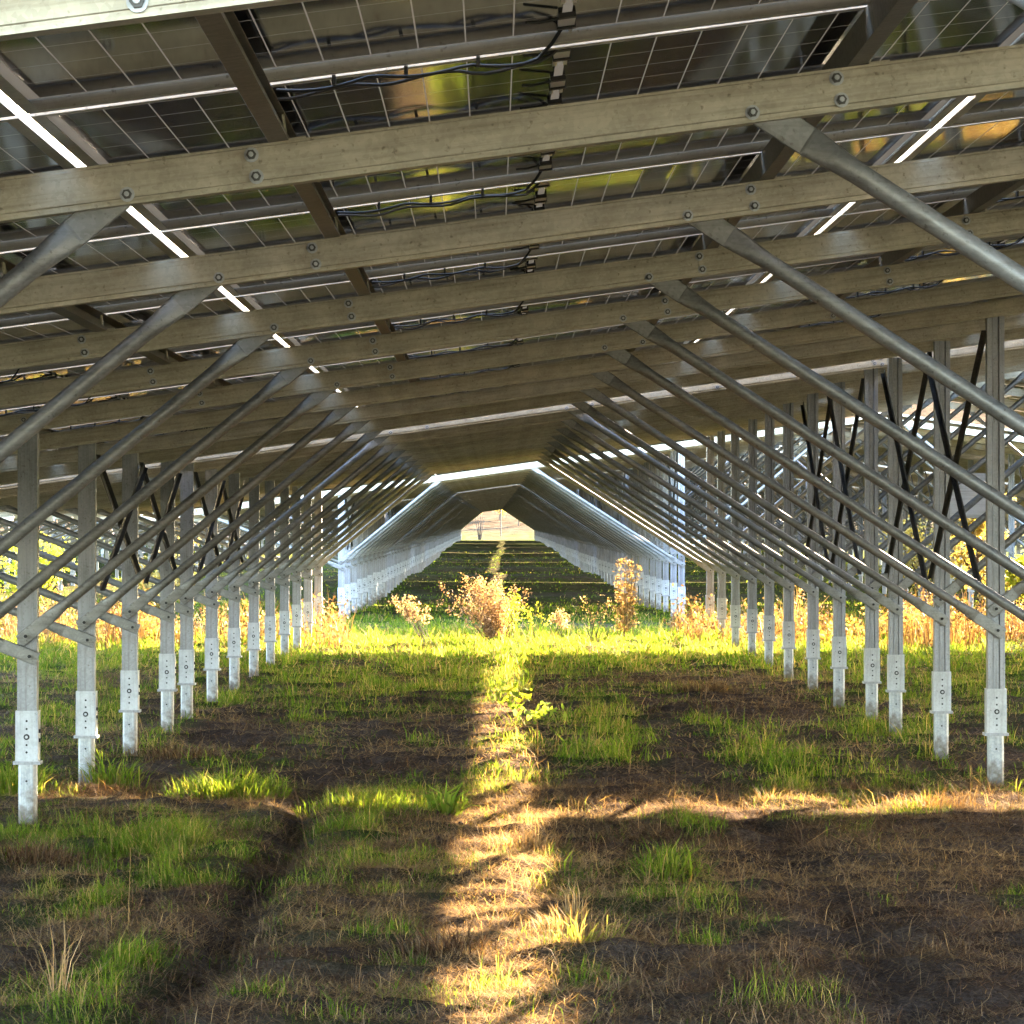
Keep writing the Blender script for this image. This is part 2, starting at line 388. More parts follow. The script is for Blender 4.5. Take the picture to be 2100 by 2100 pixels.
def brace_mb(x0, z0, x1, z1, n=12):
    """round tube with both ends pressed flat, in the plane y = .03"""
    b = MB(); p0 = np.array((x0, .03, z0)); p1 = np.array((x1, .03, z1)); d = p1-p0; L = np.linalg.norm(d); d /= L
    q = np.array((-d[2], 0, d[0])); ys = np.array((0, 1.0, 0))
    st = [(-.045,.037,.005),(.160,.037,.005),(.166,.037,.007),(.21,.0335,.016),(.25,.030,.023),(.30,.027,.0265)]
    full = [(t, a, c) for t, a, c in st] + [(L*.5,.0265,.0265)] + [(L-t, a, c) for t, a, c in reversed(st)]
    vs = []
    for t, a, c in full:
        for k in range(n):
            an = 2*math.pi*k/n
            e = 1.0 if c > .02 else .55
            cs, sn = math.cos(an), math.sin(an)
            cs = math.copysign(abs(cs)**e, cs); sn = math.copysign(abs(sn)**e, sn)
            vs.append(p0 + d*t + q*a*cs + ys*c*sn)
    m_ = len(full)
    b.add(vs, [(i*n+k, (i+1)*n+k, (i+1)*n+(k+1) % n, i*n+(k+1) % n) for i in range(2, m_-3) for k in range(n)], 0, True)
    b.add(vs, [(i*n+k, (i+1)*n+k, (i+1)*n+(k+1) % n, i*n+(k+1) % n) for i in (0, 1, m_-3, m_-2) for k in range(n)], 0, False)
    b.add(vs[:n], [tuple(range(n))]); b.add(vs[-n:], [tuple(range(n-1,-1,-1))])
    b.disc(x0, .025, z0, .017, .008, 0, 10); b.disc(x0, .017, z0, .010, .010, 1, 6)
    return b
BR = [(PX1+.0, 1.035, -.86, zr(-.86)-.005), (PX1+.02, .925, -4.95, zr(-4.95)-.005),
      (PX2, .985, .60, zr(.60)-.005), (PX2-.01, 1.12, 5.75, zr(5.75)-.005)]
RAFX = (XL+.05, XR-.05)
def rafter_mb():
    """lipped channel along x, origin at (0,0) of the sloping line"""
    b = MB()
    h, d, t = .05, .05, .003
    prof = [(-h,.001),(-.0365,.001),(-.0345,-.003),(.0415,-.003),(.0435,.001),(h,.001),(h,d),(h-.014,d),(h-.014,d-t),(h-t,d-t),(h-t,t+.001),(-h+t,t+.001),(-h+t,d-t),(-h+.014,d-t),(-h+.014,d),(-h,d)]
    b.prism(prof, (RAFX[0],0,0), (RAFX[1],0,0), (0,0,1), (0,1,0))
    for c in PC:                                # lapped joint plates: their ends read as the seams
        b.box(c-.60, c+.775, -.0052, -.0026, -.0335, .0405)
    return b
def bolt_mb():
    b = MB(); b.disc(0, 0, 0, .0175, .003, 0, 14); b.disc(0, -.003, 0, .0120, .009, 1, 6); b.disc(0, -.012, 0, .006, .006, 0, 8); return b

def panel_mb():
    """bifacial glass laminate with 22 x 6 half cells, seen from below; z = 0 is the frame's lip"""
    b = MB(); zt = .030
    b.box(-PL/2+.004, PL/2-.004, -PW/2+.004, PW/2-.004, zt, zt+.005, 1)
    cw, ch, g = .1010, .2025, .0034
    for i in range(22):
        x = (i-10.5)*(cw+g) + (.009 if i >= 11 else -.009)
        for j in range(6):
            y = (j-2.5)*(ch+g)
            b.add([(x-cw/2, y-ch/2, zt-.0006), (x-cw/2, y+ch/2, zt-.0006), (x+cw/2, y+ch/2, zt-.0006), (x+cw/2, y-ch/2, zt-.0006)], [(0,1,2,3)], 0)
    return b
def frame_mb():
    b = MB(); t = .0018; lip = .030
    for s in (-1, 1):
        x = s*PL/2; b.box(min(x, x-s*t), max(x, x-s*t), -PW/2, PW/2, 0, .037)
        b.box(min(x-s*t, x-s*lip), max(x-s*t, x-s*lip), -PW/2+t, PW/2-t, 0, t)
        y = s*PW/2; b.box(-PL/2+t, PL/2-t, min(y, y-s*t), max(y, y-s*t), 0, .037)
        b.box(-PL/2+lip, PL/2-lip, min(y-s*t, y-s*lip), max(y-s*t, y-s*lip), 0, t)
    return b
def jb_mb():
    """small split junction box on the middle seam, silver ribbons running on from it"""
    b = MB()
    b.box(-.018, .018, -.012, .012, .018, .0285, 0)
    b.box(-.018, .018, .012, .120, .021, .0285, 1)
    b.box(-.021, .021, .120, .138, .016, .0285, 0)
    for sx in (-.012, .012): b.box(sx-.0045, sx+.0045, .15, .27, .0262, .0288, 1)
    b.tube([(-.02,-.01,.018),(-.06,-.03,.012),(-.09,-.06,.010)], .0035, 5, 0)
    return b
PURX = [c + s*.683 for c in PC for s in (-1, 1)]
def purlin_mb(length):
    b = MB()
    w, h, t = .046, .066, .003
    prof = [(-w/2,0),(w/2,0),(w/2,.014),(w/2-t,.014),(w/2-t,t),(-w/2+t,t),(-w/2+t,h-t),(w/2,h-t),(w/2,h),(-w/2,h)]
    b.prism(prof, (0,0,0), (0,length,0), (1,0,0), (0,0,1)); return b
def cleat_mb():
    b = MB(); b.box(.026, .031, .004, .048, .0505, .112); b.box(.031, .075, .004, .048, .0505, .0545); return b

ME = {}
for nm, sx in (('l', PX1), ('r', PX2)):
    ME['post'+nm] = post_mb(sx, nm == 'r').mesh('post', [M['post']])
    ME['sleeve'+nm] = sleeve_mb(sx).mesh('sleeve', [M['sleeve'], M['hole']])
    ME['collar'+nm] = collar_mb(sx).mesh('collar', [M['post']])
    ME['pile'+nm] = pile_mb(sx).mesh('pile', [M['pile'], M['hole']])
BRM = [brace_mb(*q) for q in BR]
ME['brace'] = [q.mesh('brace', [M['tube'], M['hole']]) for q in BRM]
ME['rafter'] = rafter_mb().mesh('rafter', [M['galv']])
ME['bolt'] = bolt_mb().mesh('bolt', [M['sleeve'], M['dark']])
ME['panel'] = panel_mb().mesh('solar_panel', [M['cell'], M['gapglass']])
ME['frame'] = frame_mb().mesh('panel_frame', [M['frame']])
ME['jb'] = jb_mb().mesh('junction_box', [M['plastic'], M['ribbon']])
ME['cleat'] = cleat_mb().mesh('cleat', [M['galv']])
BOLTX = [(-.86,-.028), (.60,-.028), (PX2-.006,.016), (PX2+.008,-.012), (PX1-.006,.016), (PX1+.01,-.012)]
for c in PC[1:4]:
    for s in (-1, 1):
        BOLTX += [(c+s*.683-.055, .026), (c+s*.683-.05, -.026)]

def cross_mb(x, ya, za, yb, zb, off):
    b = MB(); p0 = np.array((x+off, ya, za)); p1 = np.array((x+off, yb, zb))
    d = (p1-p0)/np.linalg.norm(p1-p0); u = np.cross(d, (1,0,0))
    b.prism([(-.022,0),(.022,0),(.022,.003),(-.019,.003),(-.019,.030),(-.022,.030)], p0, p1, u, (math.copysign(1, off),0,0)); return b

def slope_at(k, first):
    return (.131 + .0018*(k-1)) if first else .1385

DECK = {}
def deck(rows):                                 # joined panels for the far tables
    if rows in DECK: return DECK[rows]
    b = MB(); s = .1385; u = np.array((1,0,s))/math.hypot(1,s); w = np.array((-s,0,1))/math.hypot(1,s)
    for c in PC:
        p = np.array((0,0,ZC)) + u*c + w*.118
        for j in range(rows):
            y = (j+.5)*ROWN
            for z0, z1, mi, ins in ((0.0,.036,1,0),):
                vs = [p + u*sx*PL/2 + w*z + np.array((0, y+sy*PW/2, 0)) for sx in (-1,1) for sy in (-1,1) for z in (z0,z1)]
                b.add(vs, [(4,6,7,5),(0,1,3,2),(0,4,5,1),(2,3,7,6),(1,5,7,3)], 1)
                # recessed glass face with a 3 cm lip
                a, q = PL/2-.03, PW/2-.03
                lo = [p + u*sx*PL/2 + np.array((0, y+sy*PW/2, 0)) for sx, sy in ((-1,-1),(1,-1),(1,1),(-1,1))]
                hi = [p + u*sx*a + np.array((0, y+sy*q, 0)) for sx, sy in ((-1,-1),(1,-1),(1,1),(-1,1))]
                up = [v + w*.028 for v in hi]
                b.add(lo+hi, [(i, 4+i, 4+(i+1) % 4, (i+1) % 4) for i in range(4)], 1)
                b.add(hi+up, [(i, 4+i, 4+(i+1) % 4, (i+1) % 4) for i in range(4)], 1)
                b.add(up, [(0,3,2,1)], 0)
    DECK[rows] = b.mesh('panel_deck', [M['cell'], M['frame']]); return DECK[rows]

def joined(kind, bents=9):
    b = MB()
    for k in range(bents):
        y = k*BAY
        if kind == 'posts':
            for x, sg in ((PX1, False), (PX2, True)):
                for q in (post_mb(x, sg), pile_mb(x)): q.m = [0 if True else 0 for _ in q.m]; b.merge(q, 0, y)
        elif kind == 'sleeves':
            for x in (PX1, PX2): b.merge(sleeve_mb(x), 0, y); b.merge(collar_mb(x), 0, y)
        elif kind == 'braces':
            for q in BR:
                z = brace_mb(*q, n=6); b.merge(z, 0, y)
            if k in (0, 1, 6, 7):
                for x, o in ((PX1, .06), (PX2, -.06)):
                    b.merge(cross_mb(x, .09, zr(x)-.14, BAY+.09, 1.25, o), 0, y); b.merge(cross_mb(x, BAY+.09, zr(x)-.14, .09, 1.25, o*1.5), 0, y)
        elif kind == 'rafters':
            r_ = MB(); h = .05
            u = np.array((1,0,.1385))/math.hypot(1,.1385)
            r_.prism([(-h,0),(h,0),(h,.05),(-h,.05)], np.array((0,0,ZC))+u*RAFX[0], np.array((0,0,ZC))+u*RAFX[1], (-u[2],0,u[0]), (0,1,0))
            b.merge(r_, 0, y)
    return b
JM = {'posts': joined('posts').mesh('posts', [M['post'], M['hole']]), 'sleeves': joined('sleeves').mesh('sleeves', [M['sleeve'], M['hole']]),
      'braces': joined('braces').mesh('braces', [M['tube'], M['hole']]), 'rafters': joined('rafters').mesh('rafters', [M['galv']])}
pj = MB()
for x in PURX:
    q = purlin_mb(15*ROWN); u = np.array((1,0,.1385))/math.hypot(1,.1385); w = np.array((-u[2],0,u[0]))
    o_ = np.array((0,0,ZC)) + u*x + w*.051
    q.v = [tuple(o_ + u*a + w*c + np.array((0,y,0))) for a, y, c in q.v]; pj.merge(q)
JM['purlins'] = pj.mesh('purlins', [M['purlin']])

def legs(t, k, y):
    for s in 'lr':
        p = put('post', ME['post'+s], t, (random.uniform(-.008,.008), y, 0), (random.uniform(-.003,.003), random.uniform(-.0035,.0035), 0))
        dz = random.uniform(-.022, .022)
        put('sleeve', ME['sleeve'+s], p, (0,0,dz)); put('collar', ME['collar'+s], p, (0,0,dz)); put('pile', ME['pile'+s], p)
    for q in ME['brace']: put('brace', q, t, (0,y,0))

def detailed_table(y0, pstart, rows, first, label, bolts, jbs, cross):
    t = empty('solar_table', (0, y0, 0)); tag(t, label, 'solar array', 'solar tables of the row the camera looks along')
    for k in range(9):
        y = k*BAY; s = slope_at(k, first)
        legs(t, k, y)
        r = put('rafter', ME['rafter'], t, (0, y, ZC), (0, -math.atan(s), 0))
        if k in bolts:
            for bx, bz in BOLTX: put('bolt', ME['bolt'], r, (bx*1.009, -.0052, bz))
            for x in PURX[2:8]: put('cleat', ME['cleat'], r, (x*1.009, 0, 0))
    # purlins run along the row, following the roof's slight twist
    L = rows*ROWN
    smid = slope_at(4, first); pm = purlin_mb(L - .1).mesh('purlin', [M['purlin']])
    for x in PURX:
        s0, s1 = slope_at(0, first), slope_at(8, first)
        o = put('purlin', pm, t, (x*math.cos(math.atan(smid)), pstart+.05, ZC + s0*x + .051), (0, -math.atan(smid), 0))
        o.rotation_euler = (math.atan((s1-s0)*x/(8*BAY)), -math.atan(smid), 0)
    for j in range(rows):
        y = pstart + (j+.5)*ROWN; s = slope_at((y)/BAY, first); a = math.atan(s)
        for ci, c in enumerate(PC):
            p = put('solar_panel', ME['panel'], t, (c*math.cos(a) - .119*math.sin(a), y, ZC + c*math.sin(a) + .119*math.cos(a)), (0, -a, 0))
            put('panel_frame', ME['frame'], p)
            if ci in jbs:
                for jy in (-.46, .0, .40): put('junction_box', ME['jb'], p, (0, jy, 0))
    for ka, kb in cross:
        for x, o in ((PX1, .06), (PX2, -.06)):
            ya, yb = ka*BAY+.09, kb*BAY+.09; zt = zr(x)-.14
            cross_mb(x, ya, zt, yb, 1.25, o).build('cross_brace', M['dark'], t)
            cross_mb(x, yb, zt, ya, 1.25, o*1.5).build('cross_brace', M['dark'], t)
    return t

NB = lambda n_: n_*BAY
tA = detailed_table(NB(2), NB(1.71)-NB(2), 16, True, 'nearest solar table, overhead, its pale first rafter crossing the top left corner', range(0, 6), (1, 2, 3), [(6,7), (7,8)])
tB = detailed_table(NB(10.63), NB(.012), 15, False, 'second solar table, pale first rafter behind the nearest one and ending at the bright grass', range(0, 1), (2,), [(0,1), (1,2)])

# cables under the nearest table: a pair per panel joint, clipped to the frames
def cable(t, y0, s, xa, xb, sag, name='cable'):
    b = MB(); nseg = 22
    for q in range(2):
        pts = []
        ph = random.random()*6
        for i in range(nseg+1):
            f = i/nseg; x = xa + (xb-xa)*f
            dz = -.012 - sag*abs(math.sin(f*math.pi*3 + q*.4)) - .012*q*math.sin(f*9+ph)**2 - .05*max(0, f-.93)/.07*(-1)
            yy = y0 + (.02*q + .015*math.sin(f*7+ph)) - .09*sstep(.86, 1, np.array(f))*(1 if q == 0 else -1)
            pts.append((x, float(yy), ZC + s*x + .119 + dz))
        b.tube(pts, .0042, 6)
    for f in (.2, .45, .7):
        x = xa + (xb-xa)*f; z = ZC + s*x + .105
        b.box(x-.004, x+.004, y0-.01, y0+.02, z-.006, z+.016)
    o = b.build(name, M['plastic'], t); return o
for i in range(1, 16):
    y = NB(1.71)-NB(2) + i*ROWN; s = slope_at(y/BAY, True)
    cable(tA, y, s, PURX[4]+.03, PC[2]-.02, .013)
    cable(tA, y, s, PURX[2]+.03, PC[1]-.02, .013)
    if i % 2 == 0: cable(tA, y, s, PURX[6]+.03, PC[3]-.02, .013)
for i in range(1, 9):
    cable(tB, NB(.012)+i*ROWN, .1385, PURX[4]+.03, PC[2]-.02, .013)

def mid_table(y0, label):
    t = empty('solar_table', (0, y0, float(lift(y0+9.4)))); tag(t, label, 'solar array', 'solar tables of the row the camera looks along')
    for k in range(9):
        legs(t, k, k*BAY)
        put('rafter', ME['rafter'], t, (0, k*BAY, ZC), (0, -math.atan(.1385), 0))
    tag(put('purlins', JM['purlins'], t, (0, .236, 0)), kind='stuff')
    tag(put('panel_deck', deck(15), t, (0, .236, 0)), kind='stuff')
    for x, o in ((PX1, .06), (PX2, -.06)):
        cross_mb(x, .09, zr(x)-.14, BAY+.09, 1.25, o).build('cross_brace', M['dark'], t)
        cross_mb(x, BAY+.09, zr(x)-.14, .09, 1.25, o*1.5).build('cross_brace', M['dark'], t)
    return t
def far_table(y0, label, group, x0=0, flip=False):
    t = empty('solar_table', (x0, y0, float(lift(y0+9.4)))); tag(t, label, 'solar array', group)
    if flip: t.scale = (-1, 1, 1)
    for nm in ('posts', 'sleeves', 'braces', 'rafters'): tag(put(nm, JM[nm], t), kind='stuff')
    tag(put('purlins', JM['purlins'], t, (0, .236, 0)), kind='stuff')
    tag(put('panel_deck', deck(15), t, (0, .236, 0)), kind='stuff')
    return t
PITCH = 8.63
far_table(-21.4, 'unseen solar table added behind the camera, continuing the row to hold back sky light', 'solar tables of the row the camera looks along')  # out of view, added to cut sky light on the first rafter and foreground
mid_table(NB(21.44), 'third solar table, blue-lit first rafter and posts facing the sunny gap')
ORD = ['first', 'second', 'third', 'fourth', 'fifth', 'sixth', 'seventh', 'eighth', 'ninth', 'tenth', 'eleventh', 'twelfth']
NEXTT = ['just beyond the blue-lit table', 'two beyond the blue-lit table', 'three beyond the blue-lit table', 'four beyond the blue-lit table', 'five beyond the blue-lit table',
         'six beyond the blue-lit table', 'seven beyond the blue-lit table', 'last of the row, framing the bright bank']
for i in range(8):
    far_table(NB(21.44 + PITCH*(i+1)), 'dim solar table in the tunnel, ' + NEXTT[i], 'solar tables of the row the camera looks along')
for nm, x0, gname in (('right', 2*RIDGE, 'solar tables of the mirrored row to the right'), ('left', 2*VALLEY, 'solar tables of the mirrored row to the left')):
    ys = [2.0, 10.63] + [21.44 + PITCH*i for i in range(9)]
    for i, q in enumerate(ys):
        far_table(NB(q), ORD[i] + ' solar table along the mirrored row on the ' + nm + ', counted from the camera', gname, x0, True)

# grey inverter cabinet hung on the right outer braces
c = empty('inverter_cabinet', (4.62, NB(12.63)-.10, 1.93)); tag(c, 'pale grey metal cabinet hung among the braces at the right edge', 'cabinet')
b = MB(); b.box(-.30, .30, -.20, 0, -.22, .22); b.build('body', M['cab'], c)
b = MB(); b.box(-.285, .285, -.215, -.201, -.205, .205); d_ = b.build('door', M['cab'], c)
b = MB(); b.box(.22, .245, -.235, -.216, -.05, .05); b.build('handle', M['hole'], d_)
b = MB(); b.box(-.26, -.22, 0, .11, -.3, .36); b.box(.22, .26, 0, .11, -.3, .46); b.build('bracket', M['galv'], c)

# ---------------------------------------------------------------- blades: grass, straw, reeds
def frustum(n_, y0, y1, margin=.35, lim=None):
    """random ground points inside the camera's view between two depths"""
    u = rng.random(n_); y = np.sqrt(y0*y0 + u*(y1*y1 - y0*y0))
    x = (rng.random(n_)*(1087+1013) - 1013)/FPX*y
    x = x + margin*(rng.random(n_)-.5)*2
    return x, y

def blade_mesh(x, y, yaw, length, width, lean, curve, tint, z=None, sink=.012):
    n_ = len(x); z = height(x, y) - sink if z is None else z
    P = np.stack([x, y, z], 1); d = np.stack([np.cos(yaw), np.sin(yaw), np.zeros(n_)], 1)
    sa = yaw + np.pi/2 + rng.normal(0, .5, n_); s = np.stack([np.cos(sa), np.sin(sa), np.zeros(n_)], 1)*(width/2)[:, None]
    up = np.array((0, 0, 1.0))
    m1 = P + (length*.5)[:, None]*(np.sin(lean)[:, None]*d + np.cos(lean)[:, None]*up)
    l2 = lean + curve
    m2 = m1 + (length*.5)[:, None]*(np.sin(l2)[:, None]*d + np.cos(l2)[:, None]*up)
    V = np.stack([P-s, P+s, m1-s*.85, m1+s*.85, m2], 1).reshape(-1, 3)
    base = (np.arange(n_)*5)[:, None]
    loops = (base + np.array([0,1,3,2,2,3,4])).ravel()
    starts = (np.arange(n_)[:, None]*7 + np.array([0, 4])).ravel()
    return V, loops, starts, np.repeat(tint, 5)

def blade_object(name, parts, material, parent=None):
    me = bpy.data.meshes.new(name); V = []; L = []; S = []; T = []; nv = nl = 0
    for v, lo, st, ti in parts:
        V.append(v); L.append(lo+nv); S.append(st+nl); T.append(ti); nv += len(v); nl += len(lo)
    fill(me, np.concatenate(V), np.concatenate(L), np.concatenate(S))
    a = me.attributes.new('tint', 'FLOAT', 'POINT'); a.data.foreach_set('value', np.concatenate(T).astype(np.float32))
    me.materials.append(material)
    return put(name, me, parent)

def keep(x, y, p):
    k = rng.random(len(x)) < p; return x[k], y[k]

def grass(n_, y0, y1, l0, l1, w, dens=1.0):
    x, y = frustum(n_, y0, y1); g = greenness(x, y)
    x, y = keep(x, y, np.clip(g*dens, 0, 1)); k = len(x); g = greenness(x, y)
    wave = vnoise(x/.22, y/.3, 31)*4 + vnoise(x/.9, y/1.2, 32)*2
    yaw = wave*3.1 + rng.normal(0, 1.1, k)
    L = (l0 + (l1-l0)*rng.random(k)**1.4)*(.55+.6*np.clip(g, 0, 1))
    L = L*(.30+1.9*vnoise(x/.17, y/.2, 34)**2)
    dead = (rng.random(k) < .2)*.5
    tint = np.clip(.10 + .45*vnoise(x/.5, y/.8, 33) + .2*g + dead + rng.normal(0, .13, k), 0, 1)
    return blade_mesh(x, y, yaw, L, w*(.6+.8*rng.random(k)), np.clip(rng.normal(.45, .28, k), .02, 1.3), rng.normal(.7, .3, k), tint)

def straw(n_, y0, y1, l0, l1, w):
    x, y = frustum(n_, y0, y1); g = greenness(x, y)
    th = vnoise(x/.5, y/.7, 41)*.45 + vnoise(x/.15, y/.17, 42)*.55
    strip = np.exp(-((x-.12)/.35)**2)
    p = np.clip((1.05 - .6*g)*(.40 + .95*sstep(.40, .60, th)) + .3*strip, 0, 1)
    rut = sum(np.exp(-((x-cx)/(w_*1.0))**2) for cx, w_, d in RUTS)*(1-sstep(24, 30, y))
    p = p*(1-.45*np.clip(rut, 0, 1))
    x, y = keep(x, y, p); k = len(x)
    yaw = rng.random(k)*6.283
    lay = rng.random(k) < .95
    lean = np.where(lay, np.clip(rng.normal(1.36, .16, k), .8, 1.62), rng.uniform(.2, 1.0, k))
    L = (l0 + (l1-l0)*rng.random(k)**1.6)*(.6+.8*vnoise(x/.2, y/.24, 44))
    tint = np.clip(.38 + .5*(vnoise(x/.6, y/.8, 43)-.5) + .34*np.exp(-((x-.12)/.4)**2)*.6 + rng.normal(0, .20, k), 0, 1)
    return blade_mesh(x, y, yaw, L, w*(.6+.8*rng.random(k)), lean, np.where(lay, rng.normal(.25, .25, k), rng.normal(.8, .3, k)), tint, sink=-.002)

gp = [grass(330000, 9.6, 19, .03, .12, .0034), grass(190000, 19, 34, .04, .15, .006), grass(170000, 34, 46.5, .05, .17, .011), grass(60000, 46.5, 66, .05, .13, .018), grass(60000, 66, 150, .05, .10, .03)]
o = blade_object('grass', gp, M['green_grass']); tag(o, kind='stuff')
sp = [straw(430000, 9.6, 19, .03, .16, .0022), straw(150000, 19, 34, .05, .2, .0045), straw(45000, 34, 48, .08, .3, .010), straw(260, 10, 20, .35, .7, .004)]
o = blade_object('dry_grass_litter', sp, M['dry_straw']); tag(o, kind='stuff')

# crumbs of loose earth on the bare patches
nc = 5200
cx_, cy_ = frustum(nc, 9.6, 20); g_ = greenness(cx_, cy_); cx_, cy_ = keep(cx_, cy_, np.clip(.9-g_*1.4, .05, 1)*(.25+.75*sstep(.4, .6, vnoise(cx_/.5, cy_/.6, 71)))); nc = len(cx_)
octa = np.array([(1,0,0),(0,1,0),(-1,0,0),(0,-1,0),(0,0,.8),(0,0,-.8)], float)
of = np.array([(0,1,4),(1,2,4),(2,3,4),(3,0,4),(1,0,5),(2,1,5),(3,2,5),(0,3,5)])
rad_ = .005 + .017*rng.random(nc)**3
V = (octa[None]*(.6+.8*rng.random((nc,6,1))) + rng.normal(0,.12,(nc,6,3)))*rad_[:,None,None] + np.stack([cx_, cy_, height(cx_, cy_)+rad_*.25], 1)[:,None,:]
mc = bpy.data.meshes.new('soil_crumbs'); fill(mc, V.reshape(-1,3), (np.arange(nc)[:,None,None]*6 + of[None]).reshape(-1), np.arange(nc*8)*3)
mc.materials.append(M['soil']); tag(put('soil_crumbs', mc), kind='stuff')

# brighter tufts that catch the thin line of sun
def tuft(name, u, v, n_, rad, L, w, material, label, cat, spread=.6, group=None, tint=.6):
    X, Y = px(u, v); x = X + np.clip(rng.normal(0, rad*.85, n_), -1.9*rad, 1.9*rad); y = Y + np.clip(rng.normal(0, rad*.5, n_), -rad, rad)
    yaw = np.arctan2(y-Y, x-X) + rng.normal(0, .8, n_)
    q = blade_mesh(x, y, yaw, L*(.5+.5*rng.random(n_)), w*(.7+.6*rng.random(n_)), np.clip(rng.normal(spread*.6, .3, n_), .03, 1.4), rng.normal(.8, .3, n_), np.clip(rng.normal(tint, .18, n_), 0, 1))
    o = blade_object(name, [q], material); tag(o, label, cat, group); return o
tuft('grass_tuft', 430, 1512, 900, .18, .22, .006, M['green_grass'], 'round sunlit grass tuft on the left of the thin sun line', 'grass tuft')
tuft('grass_tuft', 690, 1530, 800, .20, .17, .0055, M['green_grass'], 'low wide sunlit grass tuft just left of the central sun strip', 'grass tuft')
tuft('broad_weed', 835, 1548, 46, .05, .30, .022, M['broad_leaf'], 'dark green broad-bladed weed beside the central sun strip', 'weed', .9)
tuft('grass_tuft', 215, 1490, 160, .10, .34, .008, M['green_grass'], 'tall loose grass tuft beside the second left post', 'grass tuft', .5)
tuft('grass_tuft', 15, 1505, 260, .12, .34, .009, M['green_grass'], 'tall grass tuft at the left edge behind the first left post', 'grass tuft', .5)
tuft('dry_tuft', 1085, 1720, 46, .04, .20, .004, M['dry_straw'], 'bleached dry tuft sticking up right of the sun strip', 'dry grass', .4, tint=.85)
tuft('dry_tuft', 1755, 1525, 260, .13, .20, .004, M['dry_reed'], 'fluffy russet dry tuft in front of the right posts', 'dry grass', .8, tint=.5)
tuft('grass_tuft', 1255, 1668, 90, .09, .30, .007, M['green_grass'], 'sparse arching green tuft right of the sun strip', 'grass tuft', 1.1)
tuft('grass_tuft', 1100, 1800, 110, .08, .22, .005, M['green_grass'], 'pale arching tuft at the near right side of the sun strip', 'grass tuft', 1.0, tint=.9)
tuft('dry_tuft', 110, 1880, 26, .03, .50, .0045, M['dry_straw'], 'long leaning dry stalks in the near left corner', 'dry grass', .8, tint=.7)
tuft('dry_tuft', 1450, 1520, 110, .07, .14, .005, M['dry_reed'], 'small golden tuft on the right half of the thin sun line', 'dry grass', .9, tint=.8)
tuft('dry_tuft', 1640, 1512, 150, .10, .13, .005, M['dry_reed'], 'flattened golden tuft near the last right posts of the thin sun line', 'dry grass', 1.0, tint=.7)

def mound(u, v, n_, rad, L, tint, label, mat_=None):
    return tuft('thatch_mound', u, v, n_, rad, L, .0045, mat_ or M['dry_straw'], label, 'dry grass', .75, tint=tint)
mound(60, 1640, 420, .12, .20, .18, 'reddish-brown mat of dead grass at the left edge')
mound(985, 1605, 420, .09, .17, .75, 'golden mound of dead grass inside the sun strip')
mound(1080, 1765, 360, .10, .18, .6, 'orange-brown mound of dead grass on the right edge of the sun strip')
mound(845, 1800, 380, .12, .18, .22, 'dull brown mound of dead grass left of the near sun strip')
mound(330, 1440, 620, .16, .17, .25, 'brown thatch heap beside the fourth left post')
mound(1330, 1310, 900, .20, .20, .3, 'wide brown thatch heap on the right before the bright gap')

# ---------------------------------------------------------------- shrubs, weeds, trees
def leaves(n_, cen, spread, size, tint, tsd=.2, asp=.5):
    """n_ small pointed leaf faces scattered round given centres"""
    c = cen[rng.integers(0, len(cen), n_)] + rng.normal(0, 1, (n_, 3))*spread
    d = rng.normal(0, 1, (n_, 3)); d /= np.linalg.norm(d, axis=1)[:, None]
    e = np.cross(d, rng.normal(0, 1, (n_, 3))); e /= np.linalg.norm(e, axis=1)[:, None]
    s = (size*(.6+.8*rng.random(n_)))[:, None]
    V = np.stack([c - d*s*.5, c - e*s*asp*.5, c + d*s*.5, c + e*s*asp*.5], 1).reshape(-1, 3)
    loops = np.arange(n_*4); starts = np.arange(n_)*4
    return V, loops, starts, np.repeat(np.clip(rng.normal(tint, tsd, n_), 0, 1), 4)

def stems_mesh(stems, r0):
    b = MB()
    for pts in stems:
        b.tube(pts, [r0*(1-.75*i/(len(pts)-1)) for i in range(len(pts))], 5, 0, False)
    return b
def curve_stem(p, yaw, L, lean, bend, n_=7):
    pts = [np.array(p, float)]
    for i in range(n_):
        a = lean + bend*i/n_
        pts.append(pts[-1] + (L/n_)*np.array((math.sin(a)*math.cos(yaw), math.sin(a)*math.sin(yaw), math.cos(a))))
    return pts
def shrub(name, X, Y, h, nst, w, leafmat, nleaf, size, tint, label, cat, leanx=0.0, spread=.03, from_=.15, bend=.3, group=None, r0=.006):
    t = empty(name, (X, Y, float(height(X, Y)))); tag(t, label, cat, group)
    stems = []; cen = []
    for i in range(nst):
        yaw = random.random()*6.283; lean = abs(random.gauss(0, w))
        s = curve_stem((random.gauss(0, .05), random.gauss(0, .05), -.03), yaw, h*random.uniform(.7, 1.05), lean, bend*random.uniform(.3, 1))
        s = [p + np.array((leanx*p[2], 0, 0)) for p in s]
        stems.append(s)
        for j, p in enumerate(s):
            if j/len(s) >= from_: cen.append(p)
    stems_mesh(stems, r0).build('stem', M['bark'], t)
    blade_object('foliage', [leaves(nleaf, np.array(cen), spread, size, tint)], leafmat, t)
    return t
def at(u, v_base, Y=None):
    X, Yg = px(u, v_base); return (X, Yg)
def pos(u, Y): return ((u*1.08696-1013)*Y/FPX, Y)

